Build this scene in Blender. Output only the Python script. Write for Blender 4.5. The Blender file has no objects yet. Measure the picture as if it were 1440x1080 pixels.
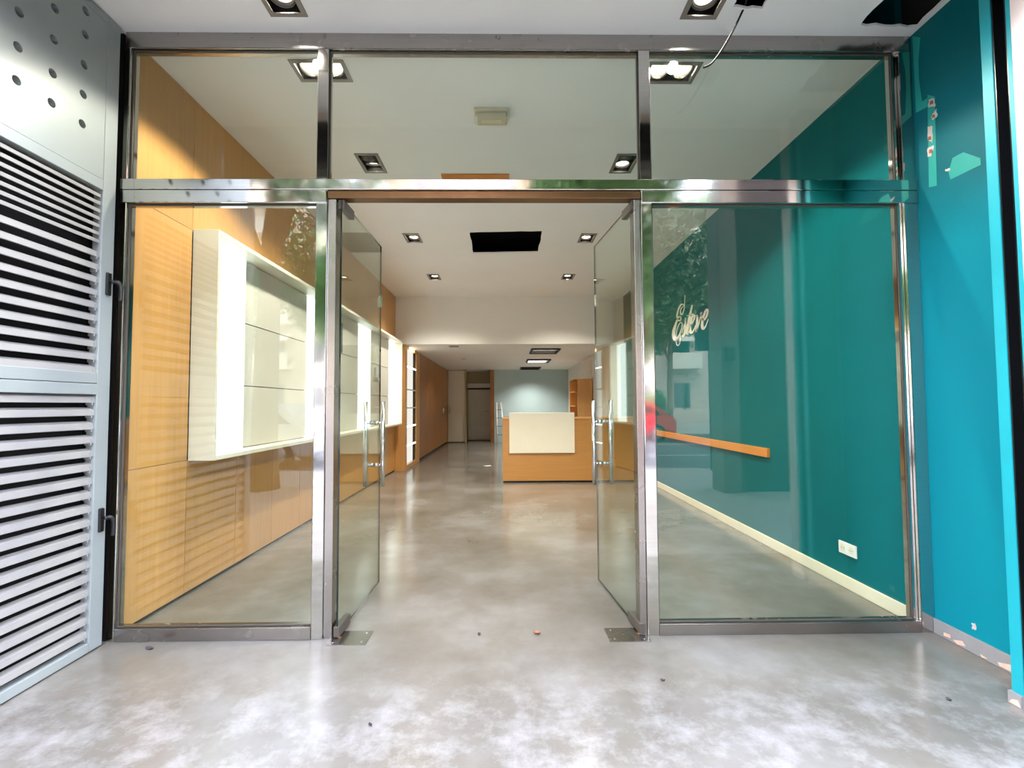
import bpy, bmesh, math, random
from mathutils import Vector, Matrix
random.seed(7)
S = bpy.context.scene
COL = S.collection
PI = math.pi
# ------------------------------------------------------------------ camera
cd = bpy.data.cameras.new('camera'); cam = bpy.data.objects.new('camera', cd); COL.objects.link(cam)
cd.sensor_width = 36.0; cd.lens = 36.0 * 677.55 / 1440.0; cd.clip_start = 0.02; cd.clip_end = 400
YAW, PIT, ROL = 0.0141, 0.0433, -0.0051
fw = Vector((math.sin(YAW)*math.cos(PIT), math.cos(YAW)*math.cos(PIT), math.sin(PIT)))
rt = Vector((math.cos(YAW), -math.sin(YAW), 0)); up = rt.cross(fw)
r2 = math.cos(ROL)*rt + math.sin(ROL)*up; u2 = -math.sin(ROL)*rt + math.cos(ROL)*up
cam.matrix_world = Matrix(((r2.x, u2.x, -fw.x, 0), (r2.y, u2.y, -fw.y, 0), (r2.z, u2.z, -fw.z, 1.25), (0, 0, 0, 1)))
S.camera = cam
# ------------------------------------------------------------------ colour management, sky, sun
S.view_settings.view_transform = 'Standard'; S.view_settings.look = 'None'
S.view_settings.gamma = 1.0; S.view_settings.use_curve_mapping = False
S.view_settings.exposure = 0.2
S.cycles.max_bounces = 14; S.cycles.transparent_max_bounces = 24; S.cycles.glossy_bounces = 6
S.cycles.diffuse_bounces = 6; S.cycles.sample_clamp_indirect = 6.0; S.cycles.use_denoising = True
S.cycles.caustics_reflective = False; S.cycles.caustics_refractive = False
W = bpy.data.worlds.new('World'); S.world = W; W.use_nodes = True
nt = W.node_tree; nt.nodes.clear()
wo = nt.nodes.new('ShaderNodeOutputWorld'); bg = nt.nodes.new('ShaderNodeBackground')
sky = nt.nodes.new('ShaderNodeTexSky'); sky.sky_type = 'NISHITA'; sky.sun_disc = False
sky.sun_elevation = math.radians(52); sky.sun_rotation = math.radians(20); sky.dust_density = 3.0
mixw = nt.nodes.new('ShaderNodeMix'); mixw.data_type = 'RGBA'; mixw.inputs[0].default_value = 0.62
mixw.inputs[7].default_value = (9.0, 9.5, 11.4, 1)        # bright thin cloud over the blue
nt.links.new(sky.outputs[0], mixw.inputs[6]); nt.links.new(mixw.outputs[2], bg.inputs[0])
bg.inputs[1].default_value = 2.5
nt.links.new(bg.outputs[0], wo.inputs[0])
def lamp(name, typ, loc, energy, color=(1, 1, 1), rot=None, **kw):
    l = bpy.data.lights.new(name, typ); l.energy = energy; l.color = color
    for k, v in kw.items(): setattr(l, k, v)
    o = bpy.data.objects.new(name, l); o.location = loc
    if rot: o.rotation_euler = rot
    COL.objects.link(o); return o
lamp('sun', 'SUN', (0, 0, 30), 2.6, (1, .95, .86), (math.radians(-33), math.radians(-14), 0), angle=0.02)
WARM = (1.0, 0.93, 0.81); SPOT_W = 168.0

# ------------------------------------------------------------------ materials
def rgb(h):
    h = h.lstrip('#'); c = [int(h[i:i+2], 16)/255 for i in (0, 2, 4)]
    return tuple((x/12.92 if x <= .04045 else ((x+.055)/1.055)**2.4) for x in c) + (1,)
def newmat(name):
    m = bpy.data.materials.new(name); m.use_nodes = True
    n = m.node_tree.nodes; return m, n, m.node_tree.links, n['Principled BSDF']
def noise(n, l, scale=(1, 1, 1), s=5, d=4, rough=.55, off=(0, 0, 0)):
    tc = n.new('ShaderNodeTexCoord'); g = n.new('ShaderNodeNewGeometry'); mp = n.new('ShaderNodeMapping'); mp.inputs['Scale'].default_value = scale
    mp.inputs['Location'].default_value = off
    l.new(g.outputs['Position'], mp.inputs[0])
    t = n.new('ShaderNodeTexNoise'); t.inputs['Scale'].default_value = s; t.inputs['Detail'].default_value = d; t.inputs['Roughness'].default_value = rough
    l.new(mp.outputs[0], t.inputs['Vector']); return t
def ramp(n, l, src, stops):
    r = n.new('ShaderNodeValToRGB'); e = r.color_ramp.elements
    while len(e) < len(stops): e.new(0.5)
    for i, (p, c) in enumerate(stops): e[i].position = p; e[i].color = c if len(c) == 4 else tuple(c)+(1,)
    l.new(src, r.inputs[0]); return r
def bump(n, l, src, b, strength=.1, dist=.01):
    k = n.new('ShaderNodeBump'); k.inputs['Strength'].default_value = strength; k.inputs['Distance'].default_value = dist
    l.new(src, k.inputs['Height']); l.new(k.outputs[0], b.inputs['Normal']); return k
def mul(c, f): return tuple(min(1, x*f) for x in c[:3]) + (1,)
def paint(name, hexc, rough=.5, var=.08, scale=3, bs=.05, spec=.5):
    m, n, l, b = newmat(name); c = rgb(hexc)
    t = noise(n, l, s=scale, d=5); r = ramp(n, l, t.outputs[0], [(.3, mul(c, 1-var)), (.7, mul(c, 1+var))])
    l.new(r.outputs[0], b.inputs['Base Color']); b.inputs['Roughness'].default_value = rough; b.inputs['Specular IOR Level'].default_value = spec
    t2 = noise(n, l, s=140, d=2); bump(n, l, t2.outputs[0], b, bs, .002); return m
def metal(name, hexc, rough=.2, wav=.0, brushed=False):
    m, n, l, b = newmat(name); c = rgb(hexc); b.inputs['Metallic'].default_value = 1
    t = noise(n, l, scale=(1, 1, 60) if not brushed else (40, 40, 2), s=3, d=3)
    r = ramp(n, l, t.outputs[0], [(.3, mul(c, .93)), (.7, mul(c, 1.05))]); l.new(r.outputs[0], b.inputs['Base Color'])
    rr = n.new('ShaderNodeMapRange'); rr.inputs[3].default_value = rough*.75; rr.inputs[4].default_value = rough*1.3
    t3 = noise(n, l, s=9, d=4); l.new(t3.outputs[0], rr.inputs[0]); l.new(rr.outputs[0], b.inputs['Roughness'])
    if wav: t2 = noise(n, l, s=7, d=2); bump(n, l, t2.outputs[0], b, wav, .01)
    return m
def emit(name, col, s):
    m, n, l, b = newmat(name); n.remove(b); e = n.new('ShaderNodeEmission'); e.inputs[0].default_value = tuple(col)+(1,); e.inputs[1].default_value = s
    l.new(e.outputs[0], n['Material Output'].inputs[0]); return m
def glass(name, tint):
    m, n, l, b = newmat(name); n.remove(b)
    g = n.new('ShaderNodeNewGeometry'); mr = n.new('ShaderNodeMapRange'); mr.inputs[3].default_value = 1.52; mr.inputs[4].default_value = 1/1.52
    l.new(g.outputs['Backfacing'], mr.inputs[0]); f = n.new('ShaderNodeFresnel'); l.new(mr.outputs[0], f.inputs['IOR'])
    t = n.new('ShaderNodeBsdfTransparent'); t.inputs[0].default_value = tuple(tint)+(1,)
    gl = n.new('ShaderNodeBsdfGlossy'); gl.inputs['Roughness'].default_value = 0.0; gl.inputs[0].default_value = (.96, 1, .98, 1)
    mx = n.new('ShaderNodeMixShader'); l.new(f.outputs[0], mx.inputs[0]); l.new(t.outputs[0], mx.inputs[1]); l.new(gl.outputs[0], mx.inputs[2])
    l.new(mx.outputs[0], n['Material Output'].inputs[0]); return m
def wood(name, hexc, rough=.32, axis='Z', var=.12, spec=.5):
    m, n, l, b = newmat(name); c = rgb(hexc); sc = {'Z': (14, 14, .5), 'X': (.5, 14, 14), 'Y': (14, .5, 14)}[axis]
    t = noise(n, l, scale=sc, s=4, d=6, rough=.65)
    r = ramp(n, l, t.outputs[0], [(.25, mul(c, 1-var)), (.55, c), (.8, mul(c, 1+var))]); 
    oi = n.new('ShaderNodeObjectInfo'); hs = n.new('ShaderNodeHueSaturation'); mr = n.new('ShaderNodeMapRange')
    mr.inputs[3].default_value = .93; mr.inputs[4].default_value = 1.06; l.new(oi.outputs['Random'], mr.inputs[0]); l.new(mr.outputs[0], hs.inputs['Value'])
    l.new(r.outputs[0], hs.inputs['Color']); l.new(hs.outputs[0], b.inputs['Base Color'])
    b.inputs['Roughness'].default_value = rough; b.inputs['Specular IOR Level'].default_value = spec
    bump(n, l, t.outputs[0], b, .03, .002); return m

M = {}
M['wood'] = wood('oak_veneer', '#cc9757')
M['wood_desk'] = wood('oak_veneer_desk', '#b98548', axis='X', rough=.28)
M['wood_dark'] = wood('shaded_cabinet_veneer', '#9c632a', rough=.35)  # same wood darkened, shadow of the back room put into the colour
M['rail'] = wood('rail_wood', '#d0853c', axis='Y')
M['steel'] = metal('polished_steel', '#cdcac6', .07, .006)
M['steel_b'] = metal('brushed_steel', '#a8a3a0', .25, 0, False)
M['chrome'] = metal('satin_chrome', '#d6d6d4', .16)
M['bronze'] = metal('brown_anodised', '#7a5f45', .35)
M['alu'] = paint('grey_lacquered_aluminium', '#8f9593', .38, .03, 4, .02)
M['alu_slat'] = paint('slat_aluminium', '#93908d', .35, .05, 6, .02)
M['black'] = paint('matt_black', '#060606', .6, .1, 5)
M['black_plastic'] = paint('black_plastic', '#0c0d0f', .3, .1, 8)
M['void'] = paint('dark_plenum', '#0a0807', .9, .3, 4)
M['white'] = paint('white_ceiling_paint', '#efeeec', .6, .02, 1.5, .04)
M['bulk'] = paint('white_wall_paint', '#ece9e2', .6, .02, 1.5, .04)
M['cream'] = paint('cream_lacquer', '#e3ddca', .35, .03, 3, .02)
M['skirt'] = paint('cream_skirting', '#e6dcc2', .35, .03, 3, .02)
M['panelgrey'] = paint('pale_display_panel', '#d3d0c4', .3, .02, 3, .01)
M['teal'] = paint('teal_wall_paint', '#006165', .5, .06, 1.2, .05, .15)
M['teal_lit'] = paint('teal_wall_paint_daylit', '#0f969e', .5, .06, 4, .05)  # wall teal lightened, daylight on the reveal put into the colour
M['teal_old'] = paint('old_green_paint', '#16938a', .5, .06, 4, .05)
M['greyskirt'] = paint('grey_painted_skirting', '#8f8a88', .5, .08, 8, .06)
M['plaster'] = paint('bare_plaster', '#c2b6ae', .8, .12, 30, .3)
M['pinkplaster'] = paint('pink_bare_plaster', '#e9b9a2', .8, .12, 30, .3)
M['facade'] = paint('pale_render', '#e6d5cb', .8, .06, 6, .4)
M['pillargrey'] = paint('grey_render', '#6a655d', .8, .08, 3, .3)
M['bluegrey'] = paint('blue_grey_wall', '#b2c6c6', .5, .03, 1.5, .04)
M['beige'] = paint('beige_wall', '#b9ab87', .5, .05, 1.5, .04)
M['emergency'] = paint('yellowed_plastic', '#d6ccb0', .3, .05, 12, .02)
M['plastic_white'] = paint('white_plastic', '#ebe8e0', .3, .02, 10, .01)
M['darkglass'] = paint('dark_blue_print', '#2c4248', .12, .25, 6, .0)
M['letter'] = paint('cream_lettering', '#fdf6e8', .5, .03, 20, .02)
M['scrap'] = paint('white_paper', '#e9e6df', .7, .05, 20)
M['leafbrown'] = paint('dry_leaf', '#8a5a44', .7, .2, 30)
M['debris'] = paint('dark_crumb', '#3b3338', .8, .2, 30)
M['lampgrey'] = metal('lamp_reflector', '#9c9488', .25); M['lampbody'] = paint('lamp_body', '#4c463f', .4, .05, 9)
M['fixture'] = paint('grey_fixture_enamel', '#7d746b', .45, .04, 8, .02)
M['lens'] = paint('cloudy_lens', '#c9c1a4', .15, .05, 20, .1)
M['glass'] = glass('clear_pane_glass', (.925, .958, .935))
M['glass_door'] = glass('door_glass', (.90, .945, .915))
M['glass_edge'] = paint('green_glass_edge', '#101d19', .08, .1, 10, 0)
M['strip'] = emit('lit_opal_panel', (.93, 1, .95), 2.4)
M['shelf_lit'] = emit('lit_shelf_back', (1, .97, .88), .8)
M['tube'] = emit('lit_tube', (1, .98, .92), 4.0)
M['bulb_hot'] = emit('bulb_hot', (1, .86, .66), 18.0)
M['bulb'] = emit('bulb', (1, .93, .80), 9.0)
M['bulb_dim'] = emit('bulb_dim', (1, .95, .85), 1.6)
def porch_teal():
    # darker roller coat above a ragged line, light fading upwards mixed into the colour
    m, n, l, b = newmat('teal_porch_coat_and_light'); t = noise(n, l, s=2.2, d=4); g = n.new('ShaderNodeNewGeometry'); sx = n.new('ShaderNodeSeparateXYZ'); l.new(g.outputs['Position'], sx.inputs[0])
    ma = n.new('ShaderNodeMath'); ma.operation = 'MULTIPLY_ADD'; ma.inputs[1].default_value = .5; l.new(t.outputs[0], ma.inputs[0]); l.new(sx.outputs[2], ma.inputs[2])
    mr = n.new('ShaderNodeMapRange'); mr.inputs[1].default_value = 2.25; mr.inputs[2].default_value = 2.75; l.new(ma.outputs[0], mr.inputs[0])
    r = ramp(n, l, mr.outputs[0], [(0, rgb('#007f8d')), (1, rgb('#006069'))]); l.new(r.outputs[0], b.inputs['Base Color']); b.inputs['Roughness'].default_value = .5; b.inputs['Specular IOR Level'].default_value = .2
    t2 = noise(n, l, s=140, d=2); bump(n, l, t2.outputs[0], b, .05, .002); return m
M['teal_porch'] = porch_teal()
def floor_mat():
    m, n, l, b = newmat('sealed_resin_floor')
    t = noise(n, l, s=1.3, d=6, rough=.6); c0 = ramp(n, l, t.outputs[0], [(.3, rgb('#605a50')), (.5, rgb('#6f6a62')), (.72, rgb('#83807d'))])
    # white scuffed patches near the doorstep
    t2 = noise(n, l, s=5.5, d=9, rough=.72, off=(3.1, .4, 0)); g = n.new('ShaderNodeNewGeometry'); sx = n.new('ShaderNodeSeparateXYZ'); l.new(g.outputs['Position'], sx.inputs[0])
    mr = n.new('ShaderNodeMapRange'); mr.inputs[1].default_value = 2.42; mr.inputs[2].default_value = 2.0; l.new(sx.outputs[1], mr.inputs[0])
    r2_ = ramp(n, l, t2.outputs[0], [(.46, (0, 0, 0)), (.72, (1, 1, 1))])
    mm = n.new('ShaderNodeMath'); mm.operation = 'MULTIPLY'; l.new(r2_.outputs[0], mm.inputs[0]); l.new(mr.outputs[0], mm.inputs[1])
    mh = n.new('ShaderNodeMath'); mh.operation = 'MULTIPLY'; mh.inputs[1].default_value = .3; l.new(mm.outputs[0], mh.inputs[0])
    mx = n.new('ShaderNodeMix'); mx.data_type = 'RGBA'; l.new(mh.outputs[0], mx.inputs[0]); l.new(c0.outputs[0], mx.inputs[6]); mx.inputs[7].default_value = rgb('#c9c6c9')
    l.new(mx.outputs[2], b.inputs['Base Color'])
    rr = n.new('ShaderNodeMapRange'); rr.inputs[3].default_value = .11; rr.inputs[4].default_value = .20; t4 = noise(n, l, s=2.5, d=5); l.new(t4.outputs[0], rr.inputs[0])
    dr = n.new('ShaderNodeMapRange'); dr.inputs[1].default_value = 4.2; dr.inputs[2].default_value = 2.3; dr.inputs[3].default_value = 0; dr.inputs[4].default_value = .06; l.new(sx.outputs[1], dr.inputs[0])
    ad = n.new('ShaderNodeMath'); ad.operation = 'ADD'; l.new(rr.outputs[0], ad.inputs[0]); l.new(dr.outputs[0], ad.inputs[1]); rr = ad     # the doorstep end is worn matt
    ra = n.new('ShaderNodeMath'); ra.operation = 'MULTIPLY_ADD'; ra.inputs[1].default_value = .0; l.new(mm.outputs[0], ra.inputs[0]); l.new(rr.outputs[0], ra.inputs[2])
    l.new(ra.outputs[0], b.inputs['Roughness']); b.inputs['Specular IOR Level'].default_value = .6
    t5 = noise(n, l, s=7, d=3); bump(n, l, t5.outputs[0], b, .12, .012); return m
M['floor'] = floor_mat()

# ------------------------------------------------------------------ mesh helpers
def nb(): return bmesh.new()
def box(bm, x0, x1, y0, y1, z0, z1, bev=0, mi=0):
    r = bmesh.ops.create_cube(bm, size=1); vs = r['verts']
    for v in vs: v.co = Vector(((x0+x1)/2+v.co.x*(x1-x0), (y0+y1)/2+v.co.y*(y1-y0), (z0+z1)/2+v.co.z*(z1-z0)))
    fs = {f for v in vs for f in v.link_faces}
    for f in fs: f.material_index = mi
    if bev:
        es = {e for v in vs for e in v.link_edges}
        bmesh.ops.bevel(bm, geom=list(es), offset=bev, segments=2, affect='EDGES', profile=.5)
    return bm
def poly_prism(bm, pts, axis, a, b, mi=0):
    # pts 2D: axis 'x' -> (y,z); 'y' -> (x,z); 'z' -> (x,y)
    def P(p, t): return {'x': (t, p[0], p[1]), 'y': (p[0], t, p[1]), 'z': (p[0], p[1], t)}[axis]
    va = [bm.verts.new(P(p, a)) for p in pts]; vb = [bm.verts.new(P(p, b)) for p in pts]; n = len(pts)
    fs = [bm.faces.new(va), bm.faces.new(vb[::-1])] + [bm.faces.new((va[i], vb[i], vb[(i+1) % n], va[(i+1) % n])) for i in range(n)]
    for f in fs: f.material_index = mi
    bmesh.ops.recalc_face_normals(bm, faces=fs); return bm
def cyl(bm, p, q, r, r1=None, seg=16, cap=True, mi=0):
    p, q = Vector(p), Vector(q); d = q-p; r1 = r if r1 is None else r1
    R = d.to_track_quat('Z', 'Y').to_matrix().to_4x4(); R.translation = (p+q)/2
    k = bmesh.ops.create_cone(bm, cap_ends=cap, segments=seg, radius1=r, radius2=r1, depth=d.length, matrix=R)
    for f in {f for v in k['verts'] for f in v.link_faces}: f.smooth = len(f.verts) == 4; f.material_index = mi
    return bm
def tube(bm, pts, r, seg=8):
    pts = [Vector(p) for p in pts]; rings = []
    for i, p in enumerate(pts):
        t = (pts[min(i+1, len(pts)-1)]-pts[max(i-1, 0)]).normalized(); a = t.orthogonal().normalized() if i == 0 else (a-t*a.dot(t)).normalized(); b = t.cross(a)
        rr = r[i] if isinstance(r, (list, tuple)) else r
        rings.append([bm.verts.new(p+(a*math.cos(k*2*PI/seg)+b*math.sin(k*2*PI/seg))*rr) for k in range(seg)])
    for i in range(len(rings)-1):
        for k in range(seg):
            f = bm.faces.new((rings[i][k], rings[i][(k+1) % seg], rings[i+1][(k+1) % seg], rings[i+1][k])); f.smooth = True
    bm.faces.new(rings[0][::-1]); bm.faces.new(rings[-1]); return bm
def lathe(bm, prof, seg=24):
    rings = [[bm.verts.new((r*math.cos(k*2*PI/seg), r*math.sin(k*2*PI/seg), z)) for k in range(seg)] for r, z in prof]
    for i in range(len(rings)-1):
        for k in range(seg):
            f = bm.faces.new((rings[i][k], rings[i][(k+1) % seg], rings[i+1][(k+1) % seg], rings[i+1][k])); f.smooth = True
    return bm
def cr(pts, n=5):
    P = [Vector(p) for p in pts]; P = [2*P[0]-P[1]]+P+[2*P[-1]-P[-2]]; o = []
    for i in range(1, len(P)-2):
        for k in range(n):
            t = k/n; a, b, c, d = P[i-1:i+3]; o.append(.5*((2*b)+(c-a)*t+(2*a-5*b+4*c-d)*t*t+(3*b-a-3*c+d)*t**3))
    return o+[P[-2]]
def sheet(bm, outer, holes, z, th):
    # horizontal sheet with holes: underside at z, thickness th upwards
    es = []
    for lp in [outer]+holes:
        vs = [bm.verts.new((p[0], p[1], z)) for p in lp]
        es += [bm.edges.new((vs[i], vs[(i+1) % len(vs)])) for i in range(len(vs))]
    r = bmesh.ops.triangle_fill(bm, use_beauty=True, use_dissolve=False, edges=es)
    fs = [g for g in r['geom'] if isinstance(g, bmesh.types.BMFace)]
    for f in fs:
        f.normal_update()
        if f.normal.z > 0: f.normal_flip()
    k = bmesh.ops.extrude_face_region(bm, geom=fs)
    for v in [g for g in k['geom'] if isinstance(g, bmesh.types.BMVert)]: v.co.z += th
    bmesh.ops.recalc_face_normals(bm, faces=bm.faces[:]); return bm
def rect(x0, x1, y0, y1): return [(x0, y0), (x1, y0), (x1, y1), (x0, y1)]
def wpos(o):
    v = Vector((0, 0, 0))
    while o: v = v+o.location; o = o.parent
    return v
def obj(name, bm, mat, parent=None, kind=None, label=None, cat=None, group=None, origin=None):
    """links a bmesh given in world coordinates as ONE object"""
    if parent is not None: off = wpos(parent)
    elif origin is not None: off = Vector(origin)
    elif kind == 'structure': off = Vector((0, 0, 0))
    else:
        xs = [v.co for v in bm.verts]; off = Vector(((min(c.x for c in xs)+max(c.x for c in xs))/2, (min(c.y for c in xs)+max(c.y for c in xs))/2, min(c.z for c in xs)))
    for v in bm.verts: v.co -= off
    me = bpy.data.meshes.new(name); bm.normal_update(); bm.to_mesh(me); bm.free()
    for m in (mat if isinstance(mat, list) else [mat]): me.materials.append(M[m] if isinstance(m, str) else m)
    o = bpy.data.objects.new(name, me); COL.objects.link(o)
    if parent is not None: o.parent = parent
    else: o.location = off
    tag(o, kind, label, cat, group); return o
def tag(o, kind=None, label=None, cat=None, group=None):
    if kind: o['kind'] = kind
    if label: o['label'] = label
    if cat: o['category'] = cat
    if group: o['group'] = group
def thing(name, loc, label, cat, group=None, kind=None):
    o = bpy.data.objects.new(name, None); o.location = loc; o.empty_display_size = .1; COL.objects.link(o); tag(o, kind, label, cat, group); return o
def bx(name, mat, x0, x1, y0, y1, z0, z1, parent=None, bev=0, **k): return obj(name, box(nb(), x0, x1, y0, y1, z0, z1, bev), mat, parent, **k)
def inst(src, parent, loc=None):
    c = src.copy(); COL.objects.link(c); c.parent = parent
    if loc is not None: c.location = loc
    return c
def dup(root, loc, rotz=0, label=None):
    r = root.copy(); COL.objects.link(r); r.location = loc; r.rotation_euler = (0, 0, rotz)
    if label: r['label'] = label
    for ch in list(root.children):
        c = inst(ch, r)
        for g in ch.children: inst(g, c)
    return r

# ------------------------------------------------------------------ dimensions (metres; camera at x=0, y=0, eye 1.25)
XL, XR, XE, H, YS, YB, HL, YE = -2.12, 2.3125, 2.337, 3.354, 2.6457, 9.3, 2.43, 16.2
# ================================================================== STRUCTURE
bx('floor', 'floor', -2.6, 2.6, 1.3, 17.6, -.12, 0, kind='structure', label='grey polished resin floor running from the doorstep into the shop')
# downlight positions: (x, y, turned, single)
DL = [(-1.155, 2.43, 0, 1), (1.061, 2.43, 0, 1), (-1.146, 2.956, 1, 0), (1.062, 2.96, 1, 0), (-1.156, 4.118, 0, 0), (1.05, 4.114, 0, 0),
      (-1.155, 5.994, 0, 0), (1.043, 5.994, 0, 0), (-1.16, 7.846, 0, 0), (1.043, 7.836, 0, 0)]
def dl_half(t, s): return (.085, .085) if s else ((.153, .085) if t else (.085, .153))
def ragged(pts, n=7, a=.008):
    o = []
    for i in range(len(pts)):
        p, q = Vector(pts[i]), Vector(pts[(i+1) % len(pts)])
        for k in range(n): v = p.lerp(q, k/n); o.append((v.x+random.uniform(-a, a)*(k > 0), v.y+random.uniform(-a, a)*(k > 0)))
    return o
HOLES = [rect(x-dl_half(t, s)[0], x+dl_half(t, s)[0], y-dl_half(t, s)[1], y+dl_half(t, s)[1]) for x, y, t, s in DL]
HOLES.append(ragged([(-.425, 5.80), (.455, 5.75), (.46, 6.55), (-.435, 6.60)]))
HOLES.append(ragged([(1.985, 2.20), (2.315, 2.20), (2.315, 2.575), (1.985, 2.565)], 7, .012))
HOLES.append(ragged([(1.215, 2.27), (1.38, 2.27), (1.38, 2.462), (1.215, 2.452)], 6, .006))
c = obj('ceiling', sheet(nb(), [(-2.45, 1.9), (2.6, 1.9), (2.6, YB+.05), (-2.45, YB+.05)], HOLES, H, .013), 'white', kind='structure', label='white plasterboard ceiling with downlights and torn openings')
# dark plenum above the plasterboard: roof slab, joists and a conduit
bx('roof_slab', 'void', -2.6, 2.7, 1.9, 17.6, 3.78, 3.95, kind='structure', label='dark roof slab above the plasterboard')
jo = nb()
for y in (2.05, 3.6, 4.8, 6.95, 8.2): box(jo, -2.4, 2.5, y, y+.05, 3.42, 3.48)
obj('ceiling_joist', jo, 'void', c)
cb = nb(); tube(cb, cr([(1.45, 2.30, 3.60), (1.34, 2.36, 3.42), (1.30, 2.42, 3.385), (1.335, 2.43, 3.42), (1.42, 2.40, 3.62)]), .008); obj('conduit', cb, 'greyskirt', c)

# ---- left wall: oak veneer panels on a dark backing
wl = bx('wall_left', 'black', -2.45, -2.141, 2.66, YB, 0, 3.78, kind='structure', label='orange oak veneer wall along the left of the shop')
ys = [2.672, 3.255, 3.848, 4.44, 5.03, 5.62, 6.21, 6.80, 7.39, 7.98, 8.57, 9.16, 9.298]
for i in range(len(ys)-1):
    for (z0, z1) in ((.022, .8915), (.8945, 2.4455), (2.4485, H-.001)):
        if z0 > .5 and z0 < 2 and i > 0: continue
        bx('wood_panel', 'wood', -2.14, XL, ys[i]+.0015, ys[i+1]-.0015, z0, z1, wl)
# porch side wall behind the louvred panel
bx('wall_porch_left', 'void', -2.7, -2.40, 1.0, 2.66, 0, 3.78, kind='structure', label='dark wall behind the louvred panel')
# ---- right wall, teal
wr = bx('wall_right', 'teal', XR, 2.60, 2.7157, YB+.3, 0, 3.78, kind='structure', label='teal painted wall along the right of the shop')
bx('baseboard_right', 'skirt', XR-.018, XR, 2.717, 7.79, .001, .082, bev=.003, kind='structure', label='cream skirting board under the teal wall')
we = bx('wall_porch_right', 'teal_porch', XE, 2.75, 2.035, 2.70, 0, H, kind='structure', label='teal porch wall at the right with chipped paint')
PATCH = [[(2.633, 3.342), (2.583, 3.296), (2.601, 3.184), (2.603, 3.071), (2.59, 2.931), (2.546, 2.931), (2.555, 2.881), (2.631, 2.894)], [(2.554, 2.947), (2.511, 2.908), (2.522, 2.422), (2.57, 2.433)], [(2.425, 2.524), (2.366, 2.523), (2.282, 2.449), (2.281, 2.414), (2.442, 2.416), (2.451, 2.463)]]
CHIP = [[(2.547, 2.915), (2.511, 2.897), (2.507, 2.856), (2.549, 2.871)], [(2.534, 2.812), (2.502, 2.836), (2.501, 2.792), (2.529, 2.79)], [(2.56, 2.772), (2.53, 2.754), (2.538, 2.665), (2.564, 2.696)], [(2.566, 2.653), (2.529, 2.649), (2.544, 2.597), (2.568, 2.604)], [(2.467, 2.486), (2.439, 2.478), (2.445, 2.462), (2.467, 2.473)], [(2.436, 0.145), (2.418, 0.146), (2.416, 0.119), (2.434, 0.114)]]
BCHIP = [[(2.583, 0.031), (2.545, 0.035), (2.545, 0.018), (2.583, 0.014)], [(2.531, 0.017), (2.479, 0.035), (2.463, 0.017), (2.509, 0.005)], [(2.387, 0.016), (2.352, 0.012), (2.379, 0.005)], [(2.302, 0.022), (2.236, 0.043), (2.24, 0.011), (2.294, 0.01)]]
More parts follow.
